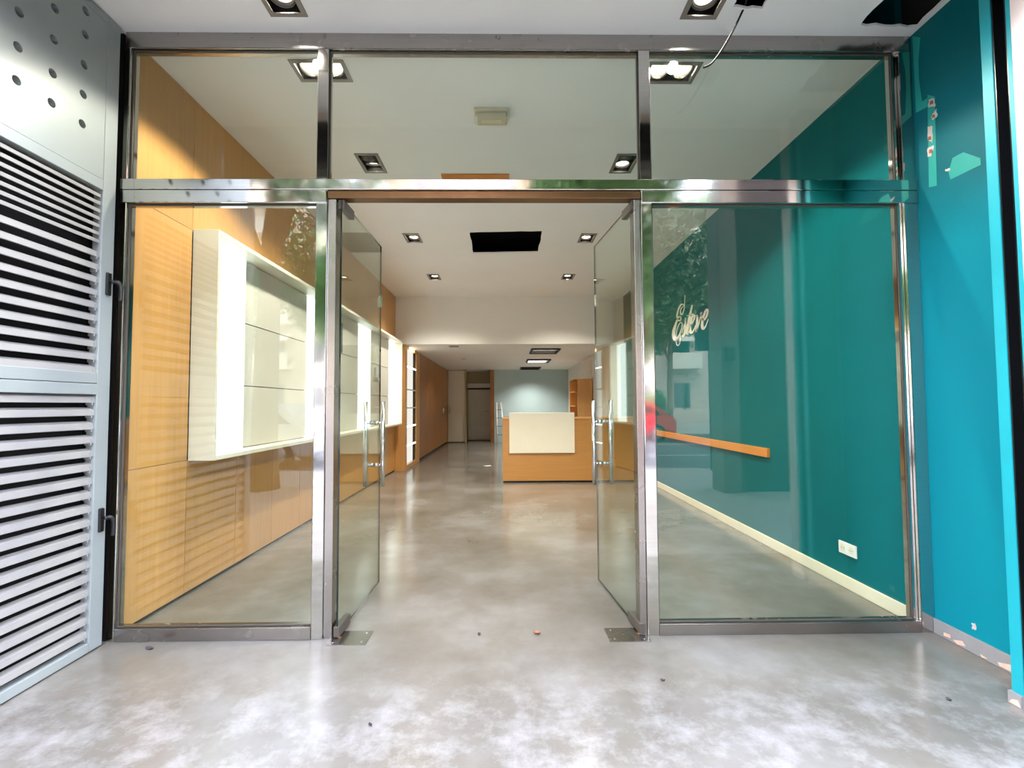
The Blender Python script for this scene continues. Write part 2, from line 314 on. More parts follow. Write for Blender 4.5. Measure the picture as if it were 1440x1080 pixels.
LETTERS = [[[(6.099,2.647,6.082,2.643),(6.104,2.625,6.087,2.621),(6.11,2.603,6.092,2.598),(6.116,2.581,6.097,2.576),(6.122,2.56,6.102,2.555),(6.126,2.538,6.105,2.534),(6.129,2.517,6.107,2.513),(6.133,2.498,6.111,2.492),(6.142,2.48,6.119,2.473),(6.159,2.463,6.133,2.455),(6.181,2.446,6.152,2.436),(6.204,2.432,6.172,2.421),(6.221,2.425,6.192,2.411),(6.225,2.425,6.22,2.409),(6.225,2.426,6.251,2.419),(6.232,2.431,6.269,2.43),(6.238,2.438,6.279,2.441),(6.242,2.446,6.282,2.453),(6.243,2.458,6.28,2.466),(6.242,2.471,6.274,2.479),(6.238,2.481,6.266,2.489),(6.23,2.489,6.255,2.498),(6.218,2.496,6.242,2.505),(6.205,2.501,6.226,2.511),(6.193,2.505,6.211,2.515),(6.179,2.507,6.192,2.517),(6.162,2.507,6.173,2.517),(6.145,2.507,6.159,2.517),(6.131,2.51,6.154,2.518),(6.129,2.518,6.155,2.522),(6.133,2.527,6.161,2.529),(6.143,2.537,6.169,2.535),(6.162,2.547,6.175,2.537),(6.186,2.554,6.184,2.539),(6.214,2.559,6.201,2.54),(6.243,2.561,6.218,2.54),(6.271,2.558,6.234,2.538),(6.295,2.551,6.251,2.532),(6.317,2.541,6.27,2.523),(6.337,2.529,6.289,2.512),(6.355,2.517,6.307,2.501),(6.371,2.504,6.322,2.489),(6.387,2.491,6.336,2.476),(6.399,2.476,6.348,2.462),(6.409,2.461,6.356,2.449),(6.414,2.447,6.361,2.435),(6.417,2.432,6.363,2.422),(6.416,2.417,6.363,2.409),(6.412,2.402,6.36,2.397),(6.402,2.389,6.354,2.386),(6.388,2.375,6.345,2.376),(6.371,2.364,6.335,2.367),(6.351,2.353,6.327,2.362),(6.326,2.346,6.321,2.361),(6.3,2.342,6.31,2.359),(6.278,2.342,6.299,2.359),(6.258,2.344,6.29,2.36),(6.245,2.35,6.281,2.363),(6.236,2.358,6.272,2.369),(6.231,2.367,6.266,2.375),(6.23,2.376,6.264,2.381),(6.237,2.386,6.267,2.387),(6.249,2.396,6.275,2.393),(6.265,2.405,6.284,2.398),(6.288,2.412,6.289,2.4),(6.311,2.415,6.297,2.4),(6.333,2.414,6.308,2.399),(6.356,2.411,6.322,2.395),(6.38,2.403,6.338,2.387),(6.407,2.39,6.356,2.373),(6.435,2.372,6.376,2.354),(6.464,2.353,6.396,2.333),(6.491,2.334,6.415,2.312),(6.518,2.316,6.431,2.292),(6.544,2.297,6.447,2.272),(6.568,2.278,6.459,2.252),(6.586,2.258,6.468,2.233),(6.596,2.237,6.472,2.215),(6.601,2.217,6.474,2.198),(6.601,2.196,6.472,2.182),(6.594,2.176,6.468,2.169),(6.579,2.157,6.46,2.159),(6.555,2.139,6.45,2.15),(6.526,2.124,6.441,2.144),(6.486,2.11,6.442,2.143),(6.437,2.104,6.453,2.144),(6.401,2.106,6.449,2.142),(6.377,2.112,6.433,2.141),(6.357,2.12,6.413,2.144),(6.339,2.13,6.391,2.149),(6.322,2.142,6.369,2.158),(6.305,2.156,6.346,2.169),(6.288,2.171,6.324,2.181),(6.269,2.188,6.3,2.197),(6.248,2.207,6.276,2.214),(6.229,2.226,6.255,2.233),(6.215,2.243,6.239,2.249),(6.205,2.259,6.229,2.265),(6.2,2.275,6.224,2.28),(6.198,2.289,6.223,2.293),(6.201,2.301,6.225,2.303),(6.21,2.312,6.231,2.31),(6.227,2.32,6.239,2.314),(6.249,2.326,6.247,2.316),(6.272,2.326,6.258,2.316),(6.294,2.323,6.276,2.314),(6.319,2.317,6.298,2.308),(6.343,2.307,6.321,2.299),(6.366,2.294,6.342,2.287),(6.386,2.277,6.362,2.27),(6.406,2.256,6.382,2.25),(6.423,2.232,6.4,2.227),(6.437,2.208,6.414,2.204),(6.445,2.182,6.424,2.179),(6.451,2.155,6.429,2.152),(6.453,2.128,6.431,2.125),(6.454,2.105,6.431,2.102),(6.452,2.086,6.429,2.084),(6.448,2.069,6.424,2.068),(6.441,2.055,6.416,2.055),(6.431,2.044,6.407,2.045),(6.415,2.034,6.397,2.04),(6.392,2.028,6.388,2.038),(6.368,2.026,6.378,2.037),(6.348,2.028,6.367,2.038),(6.33,2.032,6.354,2.042),(6.314,2.039,6.339,2.047),(6.299,2.05,6.325,2.057),(6.288,2.067,6.314,2.072),(6.281,2.09,6.305,2.094),(6.276,2.12,6.3,2.123),(6.273,2.152,6.295,2.155),(6.269,2.182,6.29,2.186)]],[[(6.221,2.174,6.241,2.179),(6.197,2.198,6.218,2.203),(6.173,2.222,6.194,2.228),(6.15,2.245,6.172,2.251),(6.13,2.268,6.154,2.274),(6.113,2.293,6.14,2.299),(6.098,2.318,6.128,2.326),(6.085,2.34,6.12,2.348),(6.077,2.35,6.116,2.36),(6.119,2.357,6.073,2.347),(6.127,2.344,6.074,2.333),(6.136,2.327,6.077,2.315),(6.142,2.309,6.077,2.298),(6.143,2.294,6.074,2.284),(6.142,2.278,6.07,2.269),(6.14,2.263,6.066,2.252),(6.141,2.248,6.065,2.235),(6.144,2.232,6.067,2.218),(6.147,2.215,6.071,2.2),(6.153,2.198,6.077,2.183),(6.16,2.185,6.085,2.167),(6.171,2.172,6.097,2.153),(6.185,2.161,6.111,2.139),(6.199,2.153,6.126,2.128),(6.209,2.148,6.145,2.12),(6.201,2.148,6.176,2.116),(6.189,2.146,6.211,2.122),(6.198,2.148,6.224,2.127),(6.212,2.151,6.232,2.13)]],[[(5.886,2.478,5.836,2.463),(5.905,2.455,5.851,2.439),(5.923,2.432,5.866,2.415),(5.941,2.408,5.881,2.391),(5.959,2.385,5.896,2.368),(5.976,2.361,5.91,2.344),(5.992,2.337,5.924,2.319),(6.008,2.314,5.938,2.296),(6.023,2.292,5.951,2.273),(6.036,2.271,5.964,2.253),(6.049,2.252,5.976,2.234),(6.061,2.234,5.988,2.217),(6.071,2.216,5.998,2.199),(6.082,2.197,6.006,2.181),(6.092,2.178,6.013,2.162),(6.098,2.161,6.017,2.147),(6.097,2.146,6.019,2.141),(6.053,2.126,6.047,2.152),(6.018,2.128,6.057,2.151),(6.002,2.136,6.041,2.152),(5.99,2.145,6.025,2.157),(5.979,2.156,6.01,2.165),(5.969,2.17,5.995,2.178),(5.958,2.186,5.98,2.192),(5.947,2.2,5.965,2.205)],[(6.041,2.359,6.05,2.37),(5.986,2.356,5.996,2.368),(5.933,2.353,5.942,2.366),(5.88,2.351,5.89,2.363),(5.829,2.348,5.838,2.361)]],[[(5.936,2.215,5.954,2.224),(5.912,2.223,5.933,2.232),(5.888,2.23,5.912,2.241),(5.864,2.237,5.892,2.249),(5.842,2.247,5.874,2.259),(5.821,2.258,5.858,2.271),(5.802,2.27,5.843,2.284),(5.785,2.283,5.832,2.297),(5.775,2.295,5.825,2.307),(5.771,2.306,5.822,2.316),(5.773,2.318,5.824,2.323),(5.78,2.329,5.827,2.328),(5.797,2.34,5.824,2.327),(5.826,2.347,5.816,2.325),(5.849,2.348,5.819,2.324),(5.871,2.344,5.827,2.322),(5.89,2.337,5.837,2.317),(5.907,2.326,5.848,2.307),(5.925,2.312,5.861,2.293),(5.942,2.296,5.872,2.277),(5.956,2.281,5.883,2.261),(5.969,2.266,5.892,2.246),(5.98,2.25,5.9,2.231),(5.989,2.234,5.907,2.217),(5.994,2.217,5.91,2.202),(5.995,2.198,5.91,2.186),(5.993,2.178,5.906,2.169),(5.986,2.16,5.901,2.153),(5.975,2.143,5.897,2.144),(5.952,2.128,5.9,2.144),(5.916,2.119,5.908,2.145),(5.887,2.118,5.908,2.144),(5.867,2.122,5.9,2.142),(5.852,2.128,5.887,2.144),(5.839,2.136,5.872,2.148),(5.827,2.146,5.854,2.155),(5.814,2.156,5.837,2.164),(5.799,2.167,5.82,2.174),(5.783,2.179,5.802,2.185),(5.767,2.192,5.785,2.198),(5.751,2.204,5.767,2.21)]],[[(5.742,2.302,5.765,2.312),(5.731,2.305,5.758,2.316),(5.721,2.309,5.75,2.322),(5.719,2.309,5.734,2.326),(5.741,2.316,5.701,2.314),(5.741,2.309,5.694,2.302),(5.743,2.296,5.69,2.287),(5.747,2.28,5.688,2.269),(5.75,2.263,5.687,2.252),(5.754,2.247,5.687,2.234),(5.758,2.23,5.689,2.216),(5.763,2.212,5.693,2.198),(5.768,2.196,5.698,2.181),(5.776,2.178,5.707,2.162),(5.787,2.159,5.718,2.143),(5.795,2.143,5.728,2.128),(5.795,2.129,5.732,2.125),(5.734,2.116,5.779,2.138),(5.721,2.126,5.766,2.142),(5.709,2.138,5.747,2.151),(5.697,2.151,5.73,2.161),(5.685,2.165,5.715,2.174),(5.672,2.182,5.7,2.189),(5.659,2.199,5.686,2.206),(5.647,2.215,5.674,2.222),(5.635,2.231,5.663,2.239),(5.623,2.247,5.653,2.255),(5.612,2.263,5.644,2.272),(5.602,2.277,5.635,2.287),(5.593,2.29,5.628,2.3),(5.585,2.302,5.621,2.312),(5.577,2.312,5.615,2.323),(5.569,2.323,5.608,2.335)]],[[(5.637,2.326,5.603,2.323),(5.634,2.317,5.597,2.313),(5.632,2.307,5.591,2.303),(5.629,2.297,5.585,2.294),(5.624,2.287,5.578,2.285),(5.617,2.276,5.571,2.274),(5.607,2.264,5.562,2.264),(5.596,2.252,5.554,2.254),(5.583,2.241,5.545,2.247),(5.568,2.232,5.536,2.24),(5.55,2.223,5.528,2.235),(5.525,2.216,5.524,2.233),(5.499,2.215,5.521,2.233),(5.478,2.22,5.51,2.236),(5.459,2.229,5.495,2.244),(5.441,2.239,5.481,2.254),(5.426,2.25,5.468,2.265),(5.414,2.262,5.457,2.276),(5.403,2.275,5.446,2.288),(5.395,2.289,5.438,2.3),(5.39,2.3,5.435,2.31),(5.391,2.311,5.436,2.316),(5.398,2.322,5.439,2.32),(5.414,2.333,5.439,2.319),(5.442,2.34,5.429,2.316),(5.463,2.339,5.43,2.316),(5.48,2.335,5.44,2.313),(5.496,2.328,5.452,2.308),(5.512,2.319,5.465,2.301),(5.529,2.306,5.479,2.289),(5.546,2.29,5.493,2.273),(5.562,2.273,5.507,2.256),(5.576,2.256,5.518,2.24),(5.588,2.24,5.526,2.224),(5.599,2.223,5.533,2.207),(5.608,2.206,5.537,2.191),(5.613,2.19,5.539,2.176),(5.615,2.175,5.54,2.163),(5.614,2.159,5.538,2.15),(5.61,2.145,5.535,2.139),(5.601,2.132,5.533,2.134),(5.577,2.118,5.541,2.137),(5.544,2.112,5.553,2.139),(5.523,2.114,5.551,2.138),(5.509,2.117,5.541,2.138),(5.496,2.123,5.528,2.14),(5.482,2.13,5.512,2.144),(5.47,2.138,5.496,2.149),(5.458,2.147,5.481,2.156),(5.447,2.158,5.468,2.165),(5.436,2.169,5.456,2.175),(5.426,2.18,5.445,2.186),(5.418,2.189,5.436,2.195),(5.411,2.196,5.428,2.201),(5.407,2.201,5.423,2.206),(5.403,2.205,5.419,2.21),(5.399,2.21,5.414,2.215)]]]

for p in PATCH: obj('paint_patch', poly_prism(nb(), p, 'x', XE-.0012, XE+.01), 'teal_old', we)
for p in CHIP:
    p = ragged(p, 4, .005); obj('plaster_chip', poly_prism(nb(), p, 'x', XE-.002, XE+.01), 'plaster', we)
# dark filler cores in the torn plaster
for (y, z, a) in ((2.53, 2.888, .012), (2.522, 2.806, .010), (2.552, 2.70, .012), (2.548, 2.625, .012)):
    obj('plug_hole', poly_prism(nb(), [(y-a, z-a), (y+a*.9, z-a*.6), (y+a*.7, z+a), (y-a*.6, z+a*.8)], 'x', XE-.0032, XE+.01), 'leafbrown', we)
bb = bx('baseboard_porch', 'greyskirt', XE-.012, XE, 2.04, YS, .0005, .079, bev=.002, kind='structure', label='grey painted skirting of the porch wall with pink chips')
for p in BCHIP: obj('plaster_chip', poly_prism(nb(), [(a, max(.002, b)) for a, b in p], 'x', XE-.0135, XE-.005), 'pinkplaster', bb)
# pilaster at the outer right corner: teal reveal, black shutter guide, pale render
pl = thing('pillar_right', (2.4, 1.6, 0), 'pale rendered pillar with teal edge and black shutter guide at far right', None, kind='structure'); 
bx('teal_reveal', 'teal_lit', 2.108, 2.336, 1.988, 2.034, .05, H-.001, pl)
bx('teal_reveal', 'teal_lit', 2.108, 2.336, 1.90, 1.926, .05, H-.001, pl)
g = nb(); box(g, 2.16, 2.336, 1.926, 1.988, 0, 3.9); obj('guide_groove', g, 'black', pl)
g = nb(); box(g, 2.112, 2.16, 1.927, 1.933, 0, 3.9); box(g, 2.112, 2.16, 1.981, 1.987, 0, 3.9); obj('shutter_guide', g, 'black_plastic', pl)
bx('render_face', 'facade', 2.10, 2.75, 1.80, 1.90, 0, H-.001, pl); bx('render_side', 'pillargrey', 2.40, 2.75, 1.35, 1.80, 0, H-.001, pl)
bx('pillar_base', 'greyskirt', 2.095, 2.336, 1.988, 2.040, 0, .05, pl)
obj('plaster_chip', poly_prism(nb(), [(2.036, .004), (2.022, .022), (2.0, .03), (1.99, .006)], 'x', 2.0935, 2.10), 'pinkplaster', pl)
# rolled-up dark security shutter in its guides, its lower edge just above the view
t = thing('roller_shutter', (0, 1.78, 2.93), 'dark rolled up security shutter at the porch mouth', 'shutter')
s0 = None
for k in range(6):
    z = 2.93+.074*k
    if s0 is None: s0 = obj('shutter_slat', poly_prism(nb(), [(1.768, z+.002), (1.782, z+.002), (1.787, z+.02), (1.787, z+.054), (1.782, z+.072), (1.768, z+.072), (1.773, z+.054), (1.773, z+.02)], 'x', -2.11, 2.38), 'black', t)
    else: inst(s0, t, (0, 0, .074*k))
# ---- facade above and beside the porch, back rooms
bx('wall_front', 'facade', -14, 14, 1.5, 1.9, H, 15, kind='structure', label='tall pale facade above the porch')
bx('wall_front_left', 'facade', -14, -2.70, 1.5, 2.1, -.1, H, kind='structure', label='pale facade left of the porch')
bx('wall_front_right', 'facade', 2.75, 14, 1.35, 2.1, -.1, H, kind='structure', label='pale facade right of the porch')
# ---- bulkhead and the lower back zone
bx('wall_bulkhead', 'bulk', -2.45, 2.6, YB, YB+.14, HL, 3.78, kind='structure', label='white bulkhead over the opening to the back room')
TRO = [(.86, 10.48, .29, .42), (.88, 12.84, .29, .43), (.80, 15.4, .30, .40)]
HL2 = [rect(x-a, x+a, y-b, y+b) for x, y, a, b in TRO] + [[(-1.07+.06*math.cos(k*PI/8), 12.27+.06*math.sin(k*PI/8)) for k in range(16)], rect(-1.10, -.95, 9.56, 9.74)]
obj('ceiling_back', sheet(nb(), [(-2.6, YB+.14), (2.6, YB+.14), (2.6, 17.6), (-2.6, 17.6)], HL2, HL, .013), 'bulk', kind='structure', label='lower white ceiling of the back room')
bx('wall_back_left', 'void', -2.75, -2.32, YB, 17.6, 0, 3.78, kind='structure', label='wall behind the back room cupboards')
bx('wall_back_right', 'bulk', 2.12, 2.6, YB+.3, 17.6, 0, 3.78, kind='structure', label='pale side wall of the back room')
# back wall: beige left bay with a door, corridor opening, blue grey right bay
wb = bx('wall_back', 'bluegrey', -.37, 2.12, YE, YE+.2, 0, HL, kind='structure', label='blue grey back wall behind the reception desk')
bx('trim_1', 'wood_dark', -.50, -.37, YE-.02, YE+.2, 0, HL, kind='structure', label='brown pier beside the corridor opening')
bx('wall_end', 'void', -2.8, 2.8, 17.5, 17.7, 0, 3.78, kind='structure', label='outer end wall behind the back rooms')
bx('wall_porch_upper', 'void', XE, 2.75, 1.9, 2.70, H+.001, 3.78, kind='structure', label='dark wall above the porch ceiling')
bx('wall_back_corner', 'beige', -2.32, -1.36, YE+.08, YE+.2, 0, HL, kind='structure', label='beige wall behind the cream door')
bx('wall_corridor', 'beige', -1.6, -.30, 17.3, 17.5, 0, HL, kind='structure', label='beige wall closing the corridor')
bx('wall_corridor_side', 'beige', -1.46, -1.34, YE+.08, 17.3, 0, HL, kind='structure', label='beige corridor side wall')
d3 = thing('door_3', (-1.64, YE, 0), 'tall cream door in the back wall beside the brown cupboards', None, kind='structure')
bx('door_leaf', 'cream', -1.92, -1.36, YE+.03, YE+.075, .02, HL-.02, d3, .003)
bx('door_frame', 'beige', -1.36, -1.32, YE-.005, YE+.09, 0, HL, d3)
h = nb(); cyl(h, (-1.86, YE-.03, .98), (-1.86, YE-.03, 1.24), .011); cyl(h, (-1.86, YE-.03, 1.02), (-1.86, YE+.03, 1.02), .008); cyl(h, (-1.86, YE-.03, 1.20), (-1.86, YE+.03, 1.20), .008)
obj('door_handle', h, 'chrome', d3)
d4 = thing('door_4', (-.95, 17.2, 0), 'pale green white door at the end of the corridor', None, kind='structure')
bx('door_leaf', 'cream', -1.33, -.54, 17.22, 17.26, .01, 1.80, d4, .003)
bx('kick_panel', 'plastic_white', -1.32, -.55, 17.205, 17.22, .03, .46, d4, .003)
bx('shutter_box', 'cream', -1.34, -.50, 17.08, 17.29, 1.86, 2.02, d4, .01)
bx('door_frame', 'cream', -.54, -.49, 17.2, 17.3, 0, 1.86, d4)
bx('shadow_rail', 'black', -1.34, -.50, 17.14, 17.26, 1.81, 1.855, d4)
h = nb(); cyl(h, (-.64, 17.16, 1.02), (-.76, 17.16, 1.02), .01); cyl(h, (-.64, 17.16, 1.02), (-.64, 17.22, 1.02), .01); obj('door_handle', h, 'chrome', d4)

# ================================================================== STOREFRONT
def frm(name, label, *b, mat='steel', bev=.003): return obj(name, box(nb(), *b, bev), mat, kind='structure', label=label)
D0, D1 = YS, YS+.07
frm('trim_2', 'brushed steel head rail of the storefront under the ceiling', -2.12, XE, D0, D1, 3.262, H, mat='steel_b')
frm('trim_3', 'dark steel jamb beside the louvred panel', -2.12, -2.088, D0, D1, 0, 3.262)
frm('trim_4', 'polished steel mullion left of the doorway', -1.046, -.985, D0, D1, 0, 3.262)
frm('trim_5', 'polished steel mullion right of the doorway', .765, .828, D0, D1, 0, 3.262)
frm('trim_6', 'steel jamb against the teal porch wall', 2.262, XE, D0, D1, 0, 3.262)
# transom: two stacked bands over the side panes, one over the doors with a brown underside
frm('trim_7', 'upper band of the mirror steel transom across the storefront', -2.119, XE-.001, D0-.012, D1+.005, 2.448, 2.508)
frm('trim_8', 'lower band of the left transom', -2.118, -.986, D0-.010, D1+.004, 2.376, 2.446)
frm('trim_9', 'lower band of the right transom', .766, XE-.002, D0-.010, D1+.004, 2.376, 2.446)
frm('trim_10', 'brown underside rail above the glass doors', -.984, .764, D0+.002, D1, 2.405, 2.447, mat='bronze')
frm('trim_11', 'steel sill under the left pane', -2.087, -1.047, D0-.002, D1, 0, .068, mat='steel_b')
frm('trim_12', 'steel sill under the right pane', .829, 2.261, D0-.002, D1, 0, .062, mat='steel_b')
frm('trim_13', 'steel door jamb beside the left mullion', -.984, -.938, D0+.012, D1+.03, 0, 2.404, mat='steel_b')
frm('trim_14', 'steel door jamb beside the right mullion', .728, .764, D0+.012, D1+.03, 0, 2.404, mat='steel_b')
frm('trim_15', 'thin steel post standing behind the right pane edge', 2.235, 2.261, D0+.02, D1, .062, 3.262, bev=.002)
def pane(name, label, x0, x1, z0, z1, sl=.0):
    w = bpy.data.objects.new(name, None); COL.objects.link(w); w.location = ((x0+x1)/2, D0+.035, z0); tag(w, 'structure', label)
    g = box(nb(), x0, x1, D0+.030, D0+.040, z0, z1)
    for f in g.faces: f.material_index = 0 if abs(f.normal.y) > .5 else 1
    obj('pane', g, ['glass', 'glass_edge'], w)
    b = nb(); t = .006
    for q in ((x0, x1, z0, z0+t), (x0, x1, z1-t, z1), (x0, x0+t, z0+t, z1-t), (x1-t, x1, z0+t, z1-t)): box(b, q[0], q[1], D0+.018, D0+.029, q[2], q[3])
    obj('glazing_bead', b, 'lampbody', w)
pane('window_1', 'large left pane of the storefront', -2.087, -1.047, .069, 2.375)
pane('window_2', 'large right pane of the storefront', .829, 2.234, .063, 2.375)
pane('window_3', 'upper left pane above the transom', -2.087, -1.047, 2.509, 3.261)
pane('window_4', 'upper middle pane above the glass doors', -.984, .764, 2.509, 3.261)
pane('window_5', 'upper right pane above the transom', .829, 2.234, 2.509, 3.261)
# ---- glass doors, standing open into the shop
def door(name, label, hx, hy, ex, ey, flip):
    d = thing(name, (hx, hy, 0), label, None, kind='structure')
    a = math.atan2(ey-hy, ex-hx); R = Matrix.Translation((hx, hy, 0)) @ Matrix.Rotation(a, 4, 'Z'); L = math.hypot(ex-hx, ey-hy)
    def put(nm, bm, mat, par): bm.transform(R); return obj(nm, bm, mat, par)
    g = box(nb(), 0, L, -.005, .005, .012, 2.400)
    for f in g.faces: f.normal_update(); f.material_index = 0 if abs(f.normal.y) > .5 else 1
    put('glass_leaf', g, ['glass_door', 'glass_edge'], d)
    b = nb(); poly_prism(b, [(0, 2.402), (.165, 2.402), (.165, 2.352), (.05, 2.352), (0, 2.352)], 'y', -.017, .017); put('top_patch', b, 'lampbody', d)
    b = box(nb(), -.012, .165, -.017, .017, .008, .062, .003); put('bottom_patch', b, 'lampbody', d)
    u = L-.135
    for s in (-1, 1):
        b = nb(); cyl(b, (u, s*.06, .70), (u, s*.06, 1.277), .0135, seg=20); hnd = put('pull_handle', b, 'chrome', d)
        for z in (.845, 1.132):
            b = nb(); cyl(b, (u, s*.005, z), (u, s*.030, z), .016, .011); cyl(b, (u, s*.030, z), (u, s*.050, z), .011, .006); put('standoff', b, 'chrome', hnd)
    b = box(nb(), L-.016, L+.006, -.011, .011, 1.96, 2.04, .002); put('edge_bumper', b, 'chrome', d)
door('door_1', 'left glass door leaf standing open with bar handles', -.912, 2.665, -.897, 3.462, 1)
door('door_2', 'right glass door leaf standing open with bar handles', .735, 2.665, .655, 3.462, -1)
for (x0, x1, lb, cx) in ((-.945, -.735, 'steel floor plate under the left door pivot', -.9), (.545, .765, 'steel floor plate under the right door pivot', .72)):
    t = thing('floor_spring_plate', ((x0+x1)/2, 2.66, 0), lb, 'plate', 'pivot plates in the floor')
    bx('cover_plate', 'steel_b', x0, x1, 2.58, 2.738, .0003, .004, t, .001)
    for (x, y) in ((x0+.03, 2.61), (x1-.03, 2.61), (x0+.03, 2.71), (x1-.03, 2.71)):
        b = nb(); cyl(b, (x, y, .004), (x, y, .0055), .006, seg=10); obj('screw', b, 'chrome', t)
    b = nb(); cyl(b, (cx, 2.668, .004), (cx, 2.668, .0115), .014); obj('pivot', b, 'bronze', t)

# ================================================================== LOUVRED PANEL (left of the porch)
lv = thing('louvred_panel', (-2.145, 1.95, 0), 'grey metal door panel with louvres and round vent holes beside the storefront', 'shutter')
LY0, LY1, LX0 = 1.30, 2.612, -2.17
def lf(nm, y0, y1, z0, z1, x1=XL, bev=.003): return bx(nm, 'alu', LX0, x1, y0, y1, z0, z1, lv, bev)
lf('stile', 2.531, LY1, .006, 3.345)
lf('stile', LY0, LY0+.08, .006, 3.345)
lf('bottom_rail', LY0+.081, 2.530, .006, .052)
lf('middle_rail', LY0+.081, 2.530, 1.372, 1.428); lf('middle_rail', LY0+.081, 2.530, 1.314, 1.3695)
lf('top_rail', LY0+.081, 2.530, 2.394, 2.45)
lf('head_rail', LY0+.081, 2.530, 3.30, 3.345)
# perforated sheet with real holes
bm = nb(); es = []
def loop(pts):
    vs = [bm.verts.new((XL-.002, y, z)) for y, z in pts]; return [bm.edges.new((vs[i], vs[(i+1) % len(vs)])) for i in range(len(vs))]
es += loop([(LY0+.082, 2.4515), (2.529, 2.4515), (2.529, 3.2985), (LY0+.082, 3.2985)])
cols = [(2.395, (3.261, 3.138, 2.981, 2.826, 2.674)), (2.231, (3.135, 2.984, 2.819, 2.677)), (2.069, (3.13, 2.981, 2.824, 2.673)), (1.907, (3.135, 2.981, 2.824, 2.673)), (1.745, (3.135, 2.981, 2.824, 2.673)), (1.583, (3.135, 2.981, 2.824, 2.673))]
for y, zs in cols:
    for z in zs: es += loop([(y+.0205*math.cos(k*PI/10), z+.0205*math.sin(k*PI/10)) for k in range(20)])
r = bmesh.ops.triangle_fill(bm, use_beauty=True, use_dissolve=False, edges=es); fs = [g for g in r['geom'] if isinstance(g, bmesh.types.BMFace)]
k = bmesh.ops.extrude_face_region(bm, geom=fs)
for v in [g for g in k['geom'] if isinstance(g, bmesh.types.BMVert)]: v.co.x -= .035
bmesh.ops.recalc_face_normals(bm, faces=bm.faces[:])
obj('perforated_sheet', bm, 'alu', lv)
bx('back_sheet', 'void', -2.30, -2.28, LY0, 2.64, .006, 3.34, lv)
zs = [2.363-.0405*i for i in range(7)] + [2.05-.0675*i for i in range(10)] + [1.288] + [1.222-.0705*i for i in range(17)]
def slat_bm(z, dense):
    b = nb(); w = .018 if dense else .033
    poly_prism(b, [(-2.150, z+w/2), (-2.133, z+w/2), (-2.131, z+w/2-.003), (-2.131, z-w/2), (-2.135, z-w/2), (-2.150, z-w/2+.006)] if dense else
               [(-2.164, z+w/2+.006), (-2.160, z+w/2+.010), (-2.133, z+w/2-.003), (-2.129, z-w/2+.002), (-2.131, z-w/2), (-2.137, z-w/2+.001)], 'y', LY0+.081, 2.530)
    return b
first = {}
for i, z in enumerate(zs):
    dn = i < 7
    if dn not in first: first[dn] = (obj('slat', slat_bm(z, dn), 'alu_slat', lv), z)
    else: o = inst(first[dn][0], lv, (0, 0, z-first[dn][1]))
clip = nb()
for z in zs[7:]: box(clip, -2.160, -2.128, 2.512, 2.518, z-.028, z+.004)
obj('slat_clips', clip, 'alu', lv, kind='stuff')
for (z, nm) in ((1.905, 'upper'), (.66, 'lower')):
    b = box(nb(), XL-.001, XL+.014, 2.560, 2.590, z-.062, z+.062, .006); hd = obj('lock_handle', b, 'black_plastic', lv)
    b = nb(); cyl(b, (XL+.014, 2.575, z+.01), (XL+.042, 2.575, z+.01), .009)
    tube(b, cr([(XL+.030, 2.575, z+.012), (XL+.046, 2.590, z+.010), (XL+.050, 2.600, z-.015), (XL+.050, 2.602, z-.055), (XL+.049, 2.603, z-.088)]), [.010, .011]*10+[.010], 10)
    obj('lever', b, 'black_plastic', hd)

# ================================================================== CEILING FITTINGS
def lamp_part(parent, loc, tilt, bulb, r=.068):
    b = nb(); lathe(b, [(r*1.04, -.004), (r*1.04, .012), (r*.98, .030), (r*.5, .075), (r*.3, .078), (0.001, .078)]); lathe(b, [(r*1.04, -.004), (r*.93, -.006), (r*.88, .004), (r*.80, .022), (r*.60, .04)])
    for f in b.faces: f.material_index = 0
    k = 0
    b.faces.ensure_lookup_table()
    for f in b.faces:
        if f.index < 24*5: f.material_index = 1
    o = obj('lamp_head', b, ['lampgrey', 'lampbody'], origin=(0, 0, 0)); o.parent = parent; o.location = loc; o.rotation_euler = tilt
    q = nb(); lathe(q, [(r*.82, .016), (r*.6, .012), (r*.3, .009), (.001, .008)]); u = obj('bulb', q, bulb, origin=(0, 0, 0)); u.parent = o; u.location = (0, 0, 0)
def downlight(x, y, turned, single, label, tilts, bulbs):
    t = thing('recessed_downlight', (x, y, H), label, 'light', 'square recessed ceiling downlights')
    hx, hy = dl_half(turned, single); b = nb(); ex = .0145; ix = .012; zz0, zz1 = -.006, -.0006
    for q in ((-hx-ex, hx+ex, -hy-ex, -hy+ix), (-hx-ex, hx+ex, hy-ix, hy+ex), (-hx-ex, -hx+ix, -hy+ix, hy-ix), (hx-ix, hx+ex, -hy+ix, hy-ix)): box(b, q[0], q[1], q[2], q[3], zz0, zz1)
    b.transform(Matrix.Translation((x, y, H))); obj('frame', b, 'fixture', t)
    b = nb(); c2 = .003
    for q in ((-hx+c2, -hx+.008, -hy+c2, hy-c2), (hx-.008, hx-c2, -hy+c2, hy-c2), (-hx+.008, hx-.008, -hy+c2, -hy+.008), (-hx+.008, hx-.008, hy-.008, hy-c2)): box(b, q[0], q[1], q[2], q[3], .0, .14)
    box(b, -hx+c2, hx-c2, -hy+c2, hy-c2, .14, .145)
    b.transform(Matrix.Translation((x, y, H))); obj('housing', b, 'black', t)
    pos = [(0, 0)] if single else ([(-.072, 0), (.072, 0)] if turned else [(0, -.072), (0, .072)])
    for p, tl, bu in zip(pos, tilts, bulbs): lamp_part(t, (p[0], p[1], .03), tl, bu)
    return t
R_ = math.radians
